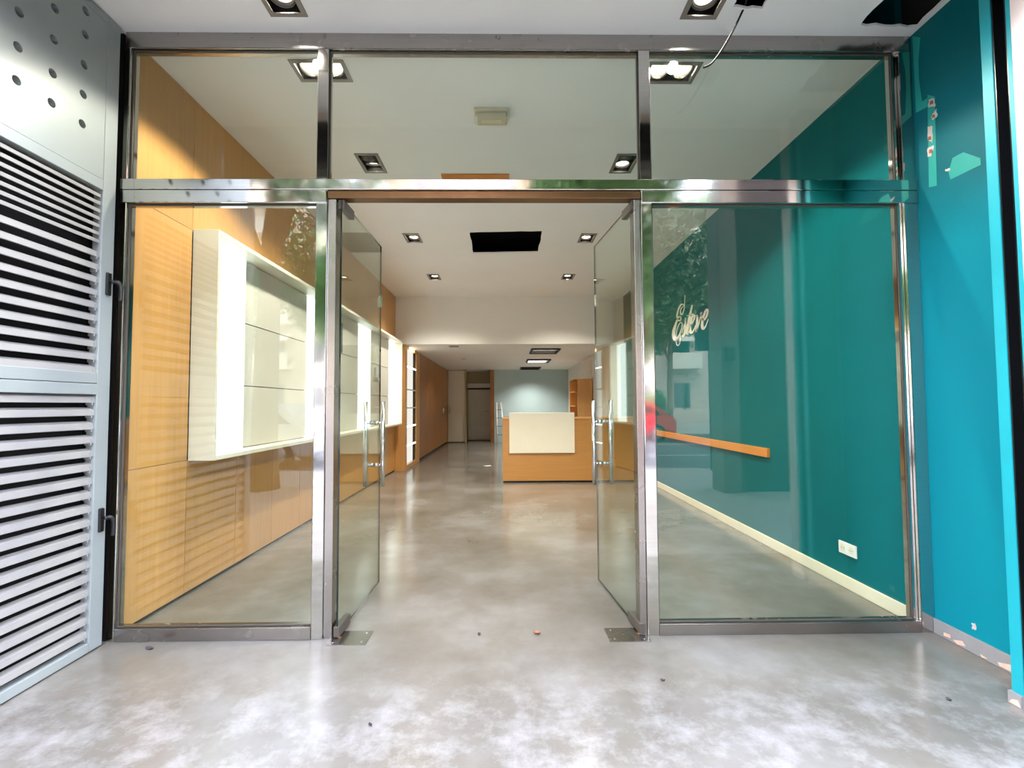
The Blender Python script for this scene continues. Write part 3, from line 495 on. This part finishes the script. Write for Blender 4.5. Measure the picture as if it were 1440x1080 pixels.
LBL = ['single square downlight in the porch ceiling, left one', 'single square downlight in the porch ceiling beside the cable hole',
       'twin lit downlight behind the upper left pane crossing the mullion', 'twin lit downlight behind the upper right pane beside the cable end',
       'twin downlight above the doors on the left with one lamp turned away', 'twin downlight above the doors on the right with one lamp turned away',
       'lit twin downlight left of the square ceiling hole', 'lit twin downlight right of the square ceiling hole',
       'small lit downlight near the bulkhead, left of centre', 'small lit downlight near the bulkhead, right of centre']
TL = [[(R_(-8), 0, 0)], [(R_(-8), 0, 0)], [(R_(-22), 0, 0)]*2, [(R_(-22), 0, 0)]*2, [(R_(62), 0, 0), (R_(14), 0, 0)], [(R_(55), 0, 0), (R_(-2), 0, 0)],
      [(R_(-5), 0, 0)]*2, [(R_(-5), 0, 0)]*2, [(R_(-4), 0, 0)]*2, [(R_(-4), 0, 0)]*2]
BL = [['bulb_dim'], ['bulb_dim'], ['bulb_hot']*2, ['bulb_hot']*2, ['bulb_dim', 'bulb'], ['bulb_dim', 'bulb'], ['bulb']*2, ['bulb']*2, ['bulb']*2, ['bulb']*2]
PW = [.2, .2, .9, .9, .9, .9, 1.6, 1.6, 1.5, 1.5]
BEAM = [134, 134, 134, 134, 124, 124, 112, 112, 118, 118]
for (x, y, t, s), lb, tl, bl, pw, bm_ in zip(DL, LBL, TL, BL, PW, BEAM):
    downlight(x, y, t, s, lb, tl, bl)
    for k, bu in enumerate(bl):
        if s == 0 and t == 0 and k == 0 and len(set(bl)) == 2: continue      # the lamp that is turned away and dim
        o = 0 if s else (-.072, .072)[k]; nn = sum(1 for q in bl if q != 'bulb_dim') or 1
        lamp('downlight_beam', 'SPOT', (x+(o if t else 0), y+(0 if t else o), H+.012), SPOT_W*pw/nn, WARM, (R_(9) if y > 7 else 0, 0, 0), spot_size=R_(bm_), spot_blend=.18 if bm_ > 130 else .8, shadow_soft_size=.03)
# emergency bulkhead light
t = thing('emergency_light', (-.09, 3.38, H), 'yellowed oblong emergency light on the ceiling behind the upper pane', 'light')
b = box(nb(), -.215, .030, 3.316, 3.449, H-.026, H-.0005, .008); obj('base', b, 'emergency', t)
b = box(nb(), -.208, .023, 3.322, 3.443, H-.068, H-.027, .016); obj('diffuser', b, 'lens', t)
b = box(nb(), -.165, -.02, 3.36, 3.40, H-.0695, H-.0675, .0); obj('tube_shade', b, 'emergency', t)
# pale wood cover piece on the ceiling behind the transom
bx('cover_board', 'rail', -.575, .045, 4.30, 4.50, H-.012, H-.0005, bev=.002, label='pale wooden cover board fixed to the ceiling behind the transom', cat='board')
# cable hanging out of the small torn hole
b = nb(); tube(b, cr([(1.30, 2.43, 3.48), (1.293, 2.455, 3.40), (1.289, 2.47, 3.372), (1.241, 2.48, 3.271), (1.181, 2.485, 3.165), (1.126, 2.485, 3.086), (1.094, 2.48, 3.055), (1.064, 2.475, 3.039)]), .0055, 8)
obj('hanging_cable', b, 'black', label='black cable hanging from the torn ceiling hole', cat='cable', origin=(1.29, 2.455, 3.354))
# back room lights
for i, (x, y, a, q) in enumerate(TRO):
    t = thing('ceiling_troffer', (x, y, HL), ['square office ceiling light nearest the bulkhead', 'bright lit square office ceiling light', 'dark office ceiling light nearest the back wall'][i], 'light', 'office ceiling lights')
    b = nb()
    for w in ((-a-.02, a+.02, -q-.02, -q+.02), (-a-.02, a+.02, q-.02, q+.02), (-a-.02, -a+.02, -q+.02, q-.02), (a-.02, a+.02, -q+.02, q-.02)): box(b, x+w[0], x+w[1], y+w[2], y+w[3], HL-.03, HL-.001)
    obj('frame', b, 'black', t)
    bx('tray', 'plastic_white' if i == 1 else 'fixture', x-a+.01, x+a-.01, y-q+.01, y+q-.01, HL+.05, HL+.07, t)
    for k in range(3):
        yy = y-q+.12+k*(q-.12)
        b = nb(); cyl(b, (x-a+.04, yy, HL+.02), (x+a-.04, yy, HL+.02), .016, seg=10); obj('tube', b, 'tube' if (i == 1 or (i == 0 and k == 0)) else 'plastic_white', t)
        bx('louvre_blade', 'chrome' if i < 2 else 'black', x-a+.03, x+a-.03, yy+.09, yy+.095, HL-.025, HL+.03, t)
lamp('troffer_glow', 'AREA', (.88, 12.84, HL-.04), 70, (1, .98, .93), size=1.0, spread=R_(112))
lamp('troffer_glow', 'AREA', (.80, 15.3, HL-.04), 34, (1, .98, .93), size=.6, spread=R_(120))
lamp('troffer_glow', 'AREA', (.86, 10.48, HL-.04), 22, (1, .98, .93), size=.5, spread=R_(112))
t = thing('round_spotlight', (-1.07, 12.27, HL), 'small round lit spotlight in the low back ceiling', 'light')
b = nb(); lathe(b, [(.058, .02), (.058, -.004), (.075, -.008), (.078, -.001)]); b.transform(Matrix.Translation((-1.07, 12.27, HL))); obj('rim', b, 'chrome', t)
b = nb(); cyl(b, (-1.07, 12.27, HL+.006), (-1.07, 12.27, HL+.012), .055); obj('bulb', b, 'bulb', t)
lamp('back_beam', 'SPOT', (-1.07, 12.27, HL-.015), 22, WARM, spot_size=R_(120), spot_blend=.4, shadow_soft_size=.04)
t = thing('slot_downlight', (-1.025, 9.65, HL), 'unlit slot downlight just inside the low back ceiling', 'light')
b = nb(); 
for w in ((-1.12, -.93, 9.54, 9.57), (-1.12, -.93, 9.73, 9.76), (-1.12, -1.09, 9.57, 9.73), (-.96, -.93, 9.57, 9.73)): box(b, *w, HL-.006, HL-.001)
obj('frame', b, 'fixture', t); bx('tray', 'black', -1.095, -.955, 9.565, 9.735, HL+.03, HL+.04, t)

# ================================================================== LEFT DISPLAY BOX
db = thing('wall_display_case', (-2.03, 6.2, .888), 'long white wall display case with lit opal panels on the oak wall', 'display')
BX, BZ0, BZ1, BY0, BY1 = -1.945, .888, 2.456, 3.262, 9.12
bx('end_panel', 'cream', -2.119, BX, BY0, BY0+.022, BZ0, BZ1, db, .002); bx('end_panel', 'cream', -2.119, BX, BY1-.022, BY1, BZ0, BZ1, db, .002)
bx('bottom_panel', 'cream', -2.119, BX, BY0+.0225, BY1-.0225, BZ0, BZ0+.03, db, .002); bx('top_panel', 'cream', -2.119, BX, BY0+.0225, BY1-.0225, BZ1-.03, BZ1, db, .002)
bx('back_board', 'black', -2.139, -2.118, BY0+.0225, BY1-.0225, BZ0+.031, BZ1-.031, db)
segs = [('s', 3.288, 3.885), ('p', 3.885, 5.10), ('s', 5.10, 5.735), ('p', 5.735, 6.885), ('s', 6.885, 7.505), ('p', 7.505, 8.705), ('s', 8.705, 9.09)]
zr = [BZ0+.032, 1.414, 1.918, BZ1-.032]
for kk, y0, y1 in segs:
    if kk == 's': bx('lit_panel', 'strip', -2.117, -2.092, y0+.003, y1-.003, zr[0], zr[3], db)
    else:
        for a, c_ in zip(zr[:-1], zr[1:]): bx('display_panel', 'panelgrey', -2.117, -2.098, y0+.002, y1-.002, a+.004, c_-.004, db, .001)
# small fittings on the display panels
t = thing('dark_picture', (-2.09, 5.97, 1.93), 'small dark blue glossy panel on the display case behind the left door', 'picture')
bx('picture_frame', 'black_plastic', -2.0975, -2.085, 5.76, 6.19, 1.925, 2.31, t, .002); bx('print', 'darkglass', -2.086, -2.0835, 5.775, 6.175, 1.94, 2.295, t)
t = thing('wall_thermostat', (-2.09, 7.85, 1.7), 'small white control box on the display case', 'control')
bx('case', 'plastic_white', -2.0975, -2.060, 7.72, 7.93, 1.70, 1.86, t, .004); bx('display_window', 'black_plastic', -2.0605, -2.058, 7.88, 7.92, 1.71, 1.77, t)

# ================================================================== RIGHT WALL FITTINGS
bx('wall_rail', 'rail', XR-.028, XR-.0005, 4.20, 7.785, .778, .857, bev=.003, label='orange wooden rail along the teal wall', cat='rail')
t = thing('double_socket', (XR-.006, 3.266, .22), 'white double power socket low on the teal wall', 'socket')
bx('face_plate', 'plastic_white', XR-.011, XR-.0003, 3.184, 3.349, .224, .306, t, .003)
for y in (3.227, 3.306):
    b = nb(); cyl(b, (XR-.013, y, .265), (XR-.0105, y, .265), .024, seg=20); w = obj('socket_well', b, 'cream', t)
    b = nb(); cyl(b, (XR-.0138, y-.010, .265), (XR-.0128, y-.010, .265), .003, seg=8); cyl(b, (XR-.0138, y+.010, .265), (XR-.0128, y+.010, .265), .003, seg=8); obj('socket_pin', b, 'black', w)
t = thing('painted_lettering', (XR-.002, 6.0, 2.1), 'cream script lettering painted on the teal wall', 'lettering')
for letter in LETTERS:
    b = nb()
    for st in letter:
        for x in (XR-.0035, XR-.0004):
            V = [(b.verts.new((x, q[0], q[1])), b.verts.new((x, q[2], q[3]))) for q in st]
            if x < XR-.002: F = V
            for i in range(len(V)-1): b.faces.new((V[i][0], V[i+1][0], V[i+1][1], V[i][1]))
        for i in range(len(F)-1):
            for s in (0, 1): b.faces.new((F[i][s], F[i+1][s], V[i+1][s], V[i][s]))
    bmesh.ops.recalc_face_normals(b, faces=b.faces[:]); obj('letter', b, 'letter', t)

# ================================================================== RECEPTION DESK
t = thing('reception_desk', (1.13, 8.15, 0), 'orange oak reception desk with a cream front board', 'desk')
bx('front_panel', 'wood_desk', -.046, 1.40, 7.79, 7.815, .03, 1.005, t, .002); bx('front_panel', 'wood_desk', 1.403, 2.300, 7.79, 7.815, .03, 1.005, t, .002)
bx('side_panel', 'wood_desk', -.046, -.021, 7.816, 8.50, .03, 1.005, t, .002)
bx('desk_top', 'wood_desk', -.05, 2.302, 7.785, 8.52, 1.006, 1.034, t, .003)
bx('plinth', 'black', -.03, 2.295, 7.81, 8.48, .0005, .03, t)
bx('front_board', 'cream', .062, 1.112, 7.762, 7.784, .475, 1.122, t, .003)
bx('work_surface', 'wood_desk', -.02, 2.295, 8.0, 8.6, .70, .73, t, .002)
# ================================================================== BACK ROOM FURNITURE
CX = -1.93
t = thing('lit_shelf_unit', (-2.1, 10.1, 0), 'tall oak shelf unit with glowing back and white shelves', 'shelf')
bx('front_jamb', 'wood', -2.31, CX, YB+.005, 9.50, 0, HL-.001, t, .002); bx('rear_jamb', 'wood', -2.31, CX, 10.56, 10.90, 0, HL-.001, t, .002)
bx('top_rail', 'wood', -2.31, CX, 9.501, 10.559, 2.37, HL-.001, t, .002); bx('bottom_rail', 'wood', -2.31, CX, 9.501, 10.559, 0, .08, t, .002)
bx('lit_back', 'shelf_lit', -2.01, -1.99, 9.501, 10.40, .08, 2.37, t); bx('back_strip', 'black', -2.01, -1.97, 10.40, 10.559, .08, 2.37, t)
for z in (2.02, 1.57, 1.20, .83, .45): bx('shelf', 'cream', -1.989, CX-.02, 9.502, 10.558, z-.012, z+.012, t, .001)
for z in (2.02, .83, .45): bx('shelf_light', 'tube', CX-.0195, CX-.012, 9.53, 10.50, z-.014, z+.016, t)
lamp('shelf_glow', 'AREA', (CX+.01, 10.0, 2.2), 8, (1, .95, .85), (0, R_(90), 0), size=.5)
t = thing('wall_cupboard', (-2.1, 13.5, 0), 'row of tall cupboards shaded dark brown in the back room', 'cupboard')
bx('carcass', 'wood_dark', -2.31, CX-.022, 10.905, YE-.01, .05, HL-.002, t); bx('plinth', 'black', -2.31, CX-.05, 10.91, YE-.02, 0, .05, t)
for (y0, y1) in ((10.905, 12.0), (12.0, 13.25), (13.25, 14.9), (14.9, YE-.01)):
    d = bx('cupboard_door', 'wood_dark', CX-.021, CX, y0+.006, y1-.006, .055, HL-.006, t, .002)
    if y0 > 13:
        hy = y1-.14 if y0 < 14 else y0+.14
        b = nb(); cyl(b, (CX+.03, hy, .92), (CX+.03, hy, 1.34), .011); cyl(b, (CX, hy, .98), (CX+.03, hy, .98), .008); cyl(b, (CX, hy, 1.28), (CX+.03, hy, 1.28), .008); obj('handle', b, 'chrome', d)
t = thing('tall_cabinet', (1.92, 11.8, 0), 'orange wooden cabinet with open side shelves behind the desk', 'cabinet')
bx('end_panel', 'wood', 1.745, 2.10, 11.60, 11.625, 0, 1.87, t, .002); bx('end_panel', 'wood', 1.66, 2.10, 12.40, 12.425, 0, 1.87, t, .002)
bx('top_panel', 'wood', 1.66, 2.10, 11.626, 12.40, 1.845, 1.87, t); bx('back_panel', 'wood_dark', 2.08, 2.10, 11.626, 12.399, 0, 1.844, t)
for z in (.3, .85, 1.2, 1.55): bx('shelf', 'wood', 1.68, 2.079, 11.626, 12.399, z, z+.022, t)
t = thing('folded_stepladder', (-.16, 15.3, 0), 'pale folded stepladder leaning by the back wall left of the desk', 'ladder')
for (x, y0, y1, nm) in ((-.27, 15.7, 16.12, 'rail'), (-.02, 15.7, 16.12, 'rail')):
    b = nb(); tube(b, [(x, y0, .012), (x-.02 if x < -.1 else x-.13, y1, 1.33)], .022, 8); obj(nm, b, 'plastic_white', t)
for k in range(4):
    z = .28+.27*k; f = z/1.33; b = nb(); box(b, -.275-.01*f, -.02-.12*f, 15.70+.42*f-.03, 15.70+.42*f+.03, z-.01, z+.01); obj('tread', b, 'fixture', t)
# ================================================================== SMALL LITTER
def scrap(name, x, y, a, b_, mat, label, cat, rot=0, curl=.006):
    bm = nb(); n = 5
    R = Matrix.Rotation(rot, 3, 'Z'); g = []
    for i in range(n):
        for j in range(n):
            u, v = i/(n-1)-.5, j/(n-1)-.5; k = 1-.5*abs(v) if cat == 'leaf' else 1
            p = R @ Vector((a*u*(1.2-1.6*abs(v) if cat == 'leaf' else 1), b_*v, 0)); g.append(bm.verts.new((x+p.x, y+p.y, .0015+curl*(u*u*3+v*v*2+.3*random.random()))))
    for i in range(n-1):
        for j in range(n-1): bm.faces.new((g[i*n+j], g[(i+1)*n+j], g[(i+1)*n+j+1], g[i*n+j+1]))
    k = bmesh.ops.extrude_face_region(bm, geom=bm.faces[:])
    for v in [q for q in k['geom'] if isinstance(q, bmesh.types.BMVert)]: v.co.z += .0008
    bmesh.ops.recalc_face_normals(bm, faces=bm.faces[:])
    return obj(name, bm, mat, label=label, cat=cat)
scrap('paper_scrap', -.37, 9.92, .15, .11, 'scrap', 'white paper scrap on the floor left of the desk', 'paper', .4)
scrap('dry_leaf', .168, 2.682, .028, .045, 'leafbrown', 'tiny reddish dry leaf on the floor between the open doors', 'leaf', 1.0, .012)
scrap('dry_leaf', -.147, 2.68, .016, .024, 'debris', 'tiny dark crumb on the floor left of the reddish leaf', 'leaf', .3)
scrap('dry_leaf', -1.842, 2.568, .022, .05, 'debris', 'thin dark leaf scrap before the left sill', 'leaf', 1.3)
scrap('dry_leaf', -.533, 1.945, .012, .02, 'debris', 'dark crumb on the whitish foreground stain', 'leaf', .8)
scrap('dry_leaf', .705, 2.222, .013, .02, 'debris', 'dark speck on the floor before the right mullion', 'leaf', 1.2)
scrap('dry_leaf', 1.857, 2.054, .014, .022, 'debris', 'dark speck on the floor before the right pane', 'leaf', .2)

# ================================================================== THE STREET BEHIND THE CAMERA (seen in the reflections)
M['paving'] = paint('pavement_slabs', '#86827a', .8, .12, 3, .2); M['asphalt'] = paint('asphalt', '#45464b', .85, .15, 4, .3)
M['line'] = paint('road_line', '#dcdcd6', .7, .06, 5); M['bark'] = paint('bark', '#6d5a4a', .9, .3, 12, .6)
M['leaf'] = paint('tree_leaf', '#41682a', .5, .35, 1.3, .0); M['carred'] = paint('red_car_paint', '#c4122a', .12, .03, 2, 0); M['carsilver'] = paint('silver_car_paint', '#b9c2c6', .15, .03, 2, 0)
M['carwhite'] = paint('white_car_paint', '#e2e4e4', .15, .03, 2, 0); M['tyre'] = paint('tyre', '#17171a', .8, .1, 9); M['carglass'] = paint('car_glass', '#10171a', .05, .1, 4, 0)
M['brickred'] = paint('red_render', '#8c6656', .8, .1, 2, .3); M['greydark'] = paint('dark_grey_render', '#211e1c', .8, .1, 3, .3); M['awning'] = paint('pale_awning', '#e9e2d2', .7, .05, 5)
M['palegrey'] = paint('grey_beige_render', '#a3968a', .8, .08, 3, .3); M['creamwall'] = paint('cream_render', '#b8ab97', .8, .08, 3, .3); M['post'] = paint('dark_post', '#2c3436', .4, .1, 5); M['winglass'] = paint('far_window', '#28323a', .08, .2, 2, 0)
bx('pavement', 'paving', -30, 30, -4.2, 1.3, -.14, -.02, kind='structure', label='pale paved pavement in front of the shop')
bx('road', 'asphalt', -40, 40, -15.5, -4.2, -.3, -.14, kind='structure', label='grey street behind the pavement')
bx('far_pavement', 'paving', -40, 40, -30, -15.5, -.3, -.05, kind='structure', label='far pavement with trees')
b = nb()
for y in (-7.7, -11.3): box(b, -40, 40, y-.06, y+.06, -.1395, -.136)
obj('road_markings', b, 'line', kind='structure', label='white parking lines on the street')
def crown_mesh(seed, n=14000):
    random.seed(seed); bm = nb(); blobs = [(Vector((random.uniform(-1, 1)*1.5, random.uniform(-1, 1)*1.5, random.uniform(-.9, 1.2))), random.uniform(.7, 1.15)) for _ in range(11)]
    for i in range(n):
        c, r = random.choice(blobs); d = Vector((random.gauss(0, 1), random.gauss(0, 1), random.gauss(0, 1))).normalized()
        p = c+d*r*random.uniform(.55, 1.05); a = Vector((random.gauss(0, 1), random.gauss(0, 1), random.gauss(0, .6))).normalized(); q = a.orthogonal().normalized(); s = random.uniform(.045, .095)
        vs = [bm.verts.new(p+a*s), bm.verts.new(p+q*s*.6), bm.verts.new(p-a*s), bm.verts.new(p-q*s*.6)]; bm.faces.new(vs)
    return bm
protoF = None
TREES = [(1.3, -1.3, .6, 3.5, .08, 'young thin tree on the pavement opposite the doors'), (-5.0, -10.9, 1.25, 3.4, .16, 'tree at the far kerb of the parking lane left of the doors'), (9.9, -10.9, 1.3, 3.0, .16, 'tree at the far kerb right of the red car'), (-3.75, -2.15, 1.2, 3.9, .2, 'plane tree with a thick trunk close to the shop front'), (3.2, -6.4, 1.3, 3.1, .15, 'slim tree at the near kerb beside the street sign'),
         (-10.8, -5.4, 1.3, 4.2, .17, 'tree further left along the near pavement'), (-15.2, -18.8, 1.4, 4.4, .16, 'tree at the left end of the far pavement'),
         (-7.4, -18.6, 1.4, 4.4, .17, 'tree on the far pavement opposite the left pane'), (.4, -18.6, 1.4, 4.6, .17, 'tree on the far pavement opposite the doors'),
         (8.2, -18.6, 1.4, 4.2, .16, 'tree on the far pavement opposite the right pane'), (16.0, -18.8, 1.4, 4.6, .17, 'tree at the right end of the far pavement')]
for i, (x, y, sc, th, sp, lbl) in enumerate(TREES):
    t = thing('street_tree', (x, y, -.05), lbl, 'tree', 'street trees')
    b = nb(); tube(b, [(x, y, -.05), (x+.02, y, .5), (x+.04, y-.03, th*.55), (x+.1, y, th), (x+.25, y+.1, th+1.6)], [sp*1.35, sp, sp*.85, sp*.7, sp*.3], 10)
    tube(b, [(x+.05, y, th*.8), (x-.6, y-.2, th+1.0)], [sp*.5, sp*.2], 7); tube(b, [(x+.05, y, th*.85), (x+.8, y+.3, th+1.2)], [sp*.5, sp*.2], 7); obj('trunk', b, 'bark', t)
    if protoF is None:
        protoF = obj('crown', crown_mesh(3), 'leaf', origin=(0, 0, 0)); f = protoF
    else: f = protoF.copy(); COL.objects.link(f)
    f.parent = t; f.location = (0, 0, th+1.3*sc); f.scale = (sc, sc, sc); f.rotation_euler = (0, 0, i*1.3)
for k, (x, w) in enumerate([(-11.6, .62), (-4.2, .58), (-1.9, .6), (3.9, .6), (6.4, .55), (11.4, .62), (13.9, .58)]):
    s = protoF.copy(); COL.objects.link(s); s.parent = None; s.name = 'street_shrub'; s.location = (x, -15.6-.35*(k % 2), .75); s.scale = (w*.75, w*.6, w); s.rotation_euler = (0, 0, k*.9)
    tag(s, None, ['round green shrub at the far kerb, far left', 'round green shrub behind the white car', 'round green shrub between the parked cars', 'round green shrub behind the red car', 'low green shrub right of the red car', 'round green shrub behind the silver car', 'low green shrub past the silver car'][k], 'shrub', 'shrubs at the far kerb')
def car(name, x, y, paintm, label, s=1):
    t = thing(name, (x, y, -.14), label, 'car'); Z = -.14
    def P(pts): return [(x+s*a, Z+c_) for a, c_ in pts]
    low = P([(-2.05, .28), (-2.1, .55), (-1.95, .78), (-1.1, .92), (1.75, .98), (2.0, .85), (2.05, .45), (1.98, .28)])
    cabp = P([(-1.15, .90), (-.35, 1.40), (.2, 1.47), (1.2, 1.44), (1.85, .97)])
    b = nb(); poly_prism(b, low, 'y', y-.86, y+.86); 
    bmesh.ops.bevel(b, geom=b.edges[:], offset=.05, segments=2, affect='EDGES'); obj('body', b, paintm, t)
    b = nb(); poly_prism(b, cabp, 'y', y-.74, y+.74); bmesh.ops.bevel(b, geom=b.edges[:], offset=.05, segments=2, affect='EDGES'); obj('cabin', b, paintm, t)
    b = nb(); poly_prism(b, P([(-.92, .98), (-.30, 1.34), (.15, 1.39), (.2, .98)]), 'y', y-.75, y+.75); poly_prism(b, P([(.27, .98), (.22, 1.39), (1.1, 1.36), (1.5, .99)]), 'y', y-.75, y+.75); obj('window', b, 'carglass', t)
    for wx in (-1.3, 1.3):
        for wy in (-.80, .80):
            b = nb(); cyl(b, (x+s*wx, y+wy-.1, Z+.32), (x+s*wx, y+wy+.1, Z+.32), .32, seg=24); w = obj('wheel', b, 'tyre', t)
            b = nb(); cyl(b, (x+s*wx, y+wy-.105, Z+.32), (x+s*wx, y+wy+.105, Z+.32), .2, seg=12); obj('rim', b, 'chrome', w)
    b = nb(); box(b, x+s*1.95, x+s*2.06, y-.75, y-.45, Z+.7, Z+.82); box(b, x+s*1.95, x+s*2.06, y+.45, y+.75, Z+.7, Z+.82); obj('tail_light', b, 'carred', t)
car('parked_car', 4.25, -13.1, 'carred', 'red hatchback parked across the street')
car('parked_car', 10.4, -13.3, 'carsilver', 'silver car parked behind the red one', -1)
car('parked_car', -6.3, -6.2, 'carwhite', 'white car parked by the near kerb')
car('parked_car', -1.6, -13.2, 'carwhite', 'white car parked across the street before the red one')
t = thing('street_sign', (3.98, -3.9, -.02), 'dark round topped sign panel on a post at the kerb', 'sign')
b = nb(); cyl(b, (3.98, -3.9, -.02), (3.98, -3.9, 2.5), .04); obj('post', b, 'post', t)
b = nb(); poly_prism(b, [(3.70, 2.28), (4.26, 2.28), (4.26, 2.9)]+[(3.98+.28*math.cos(a*PI/10), 2.9+.28*math.sin(a*PI/10)) for a in range(1, 10)]+[(3.70, 2.9)], 'y', -3.94, -3.89); obj('panel', b, 'post', t)
bx('pillar_street', 'pillargrey', 3.11, 3.36, -1.9, -1.5, -.02, 6.5, kind='structure', label='pale free standing pillar on the pavement')
bx('wall_street', 'greydark', 3.36, 7.0, -1.95, -1.6, -.02, 6.5, kind='structure', label='dark wall beside the street pillar')
bx('wall_speaker', 'black_plastic', 3.16, 3.27, -1.499, -1.42, 1.86, 2.06, bev=.006, label='small dark box lamp fixed to the street pillar', cat='lamp')
def building(x0, x1, y, h, wallm, label, floors):
    t = thing('street_building', ((x0+x1)/2, y, -.05), label, 'building'); bx('wall', wallm, x0, x1, y-6, y, -.05, h, t)
    n = int((x1-x0)/2.6); win = bal = None
    for f in range(floors):
        z = 1.0+f*3.0
        for k in range(n):
            xx = x0+(k+.5)*(x1-x0)/n
            if win is None: win = obj('window', box(nb(), xx-.55, xx+.55, y-.05, y+.04, z, z+1.7), 'winglass', t); w0 = (xx, z)
            else: inst(win, t, (xx-w0[0], 0, z-w0[1]))
        if f and f % 1 == 0:
            for k in range(0, n, 2):
                xx = x0+(k+.5)*(x1-x0)/n
                if bal is None:
                    q = nb(); box(q, xx-1.1, xx+1.1, y, y+.9, z-.35, z-.2); box(q, xx-1.1, xx+1.1, y+.85, y+.9, z-.2, z+.75); bal = obj('balcony', q, 'awning', t); b0 = (xx, z)
                    q = nb(); poly_prism(q, [(y+.05, z+2.1), (y+1.0, z+1.6), (y+1.0, z+1.5), (y+.05, z+2.0)], 'x', xx-1.1, xx+1.1); aw = obj('awning', q, 'awning', t)
                else: inst(bal, t, (xx-b0[0], 0, z-b0[1])); inst(aw, t, (xx-b0[0], 0, z-b0[1]))
building(-34, -11, -27, 17, 'creamwall', 'cream apartment block with balconies across the street', 5)
building(-10.5, 5, -29, 20, 'brickred', 'reddish apartment block across the street', 6)
building(5.5, 30, -28, 16, 'palegrey', 'pale apartment block across the street', 5)
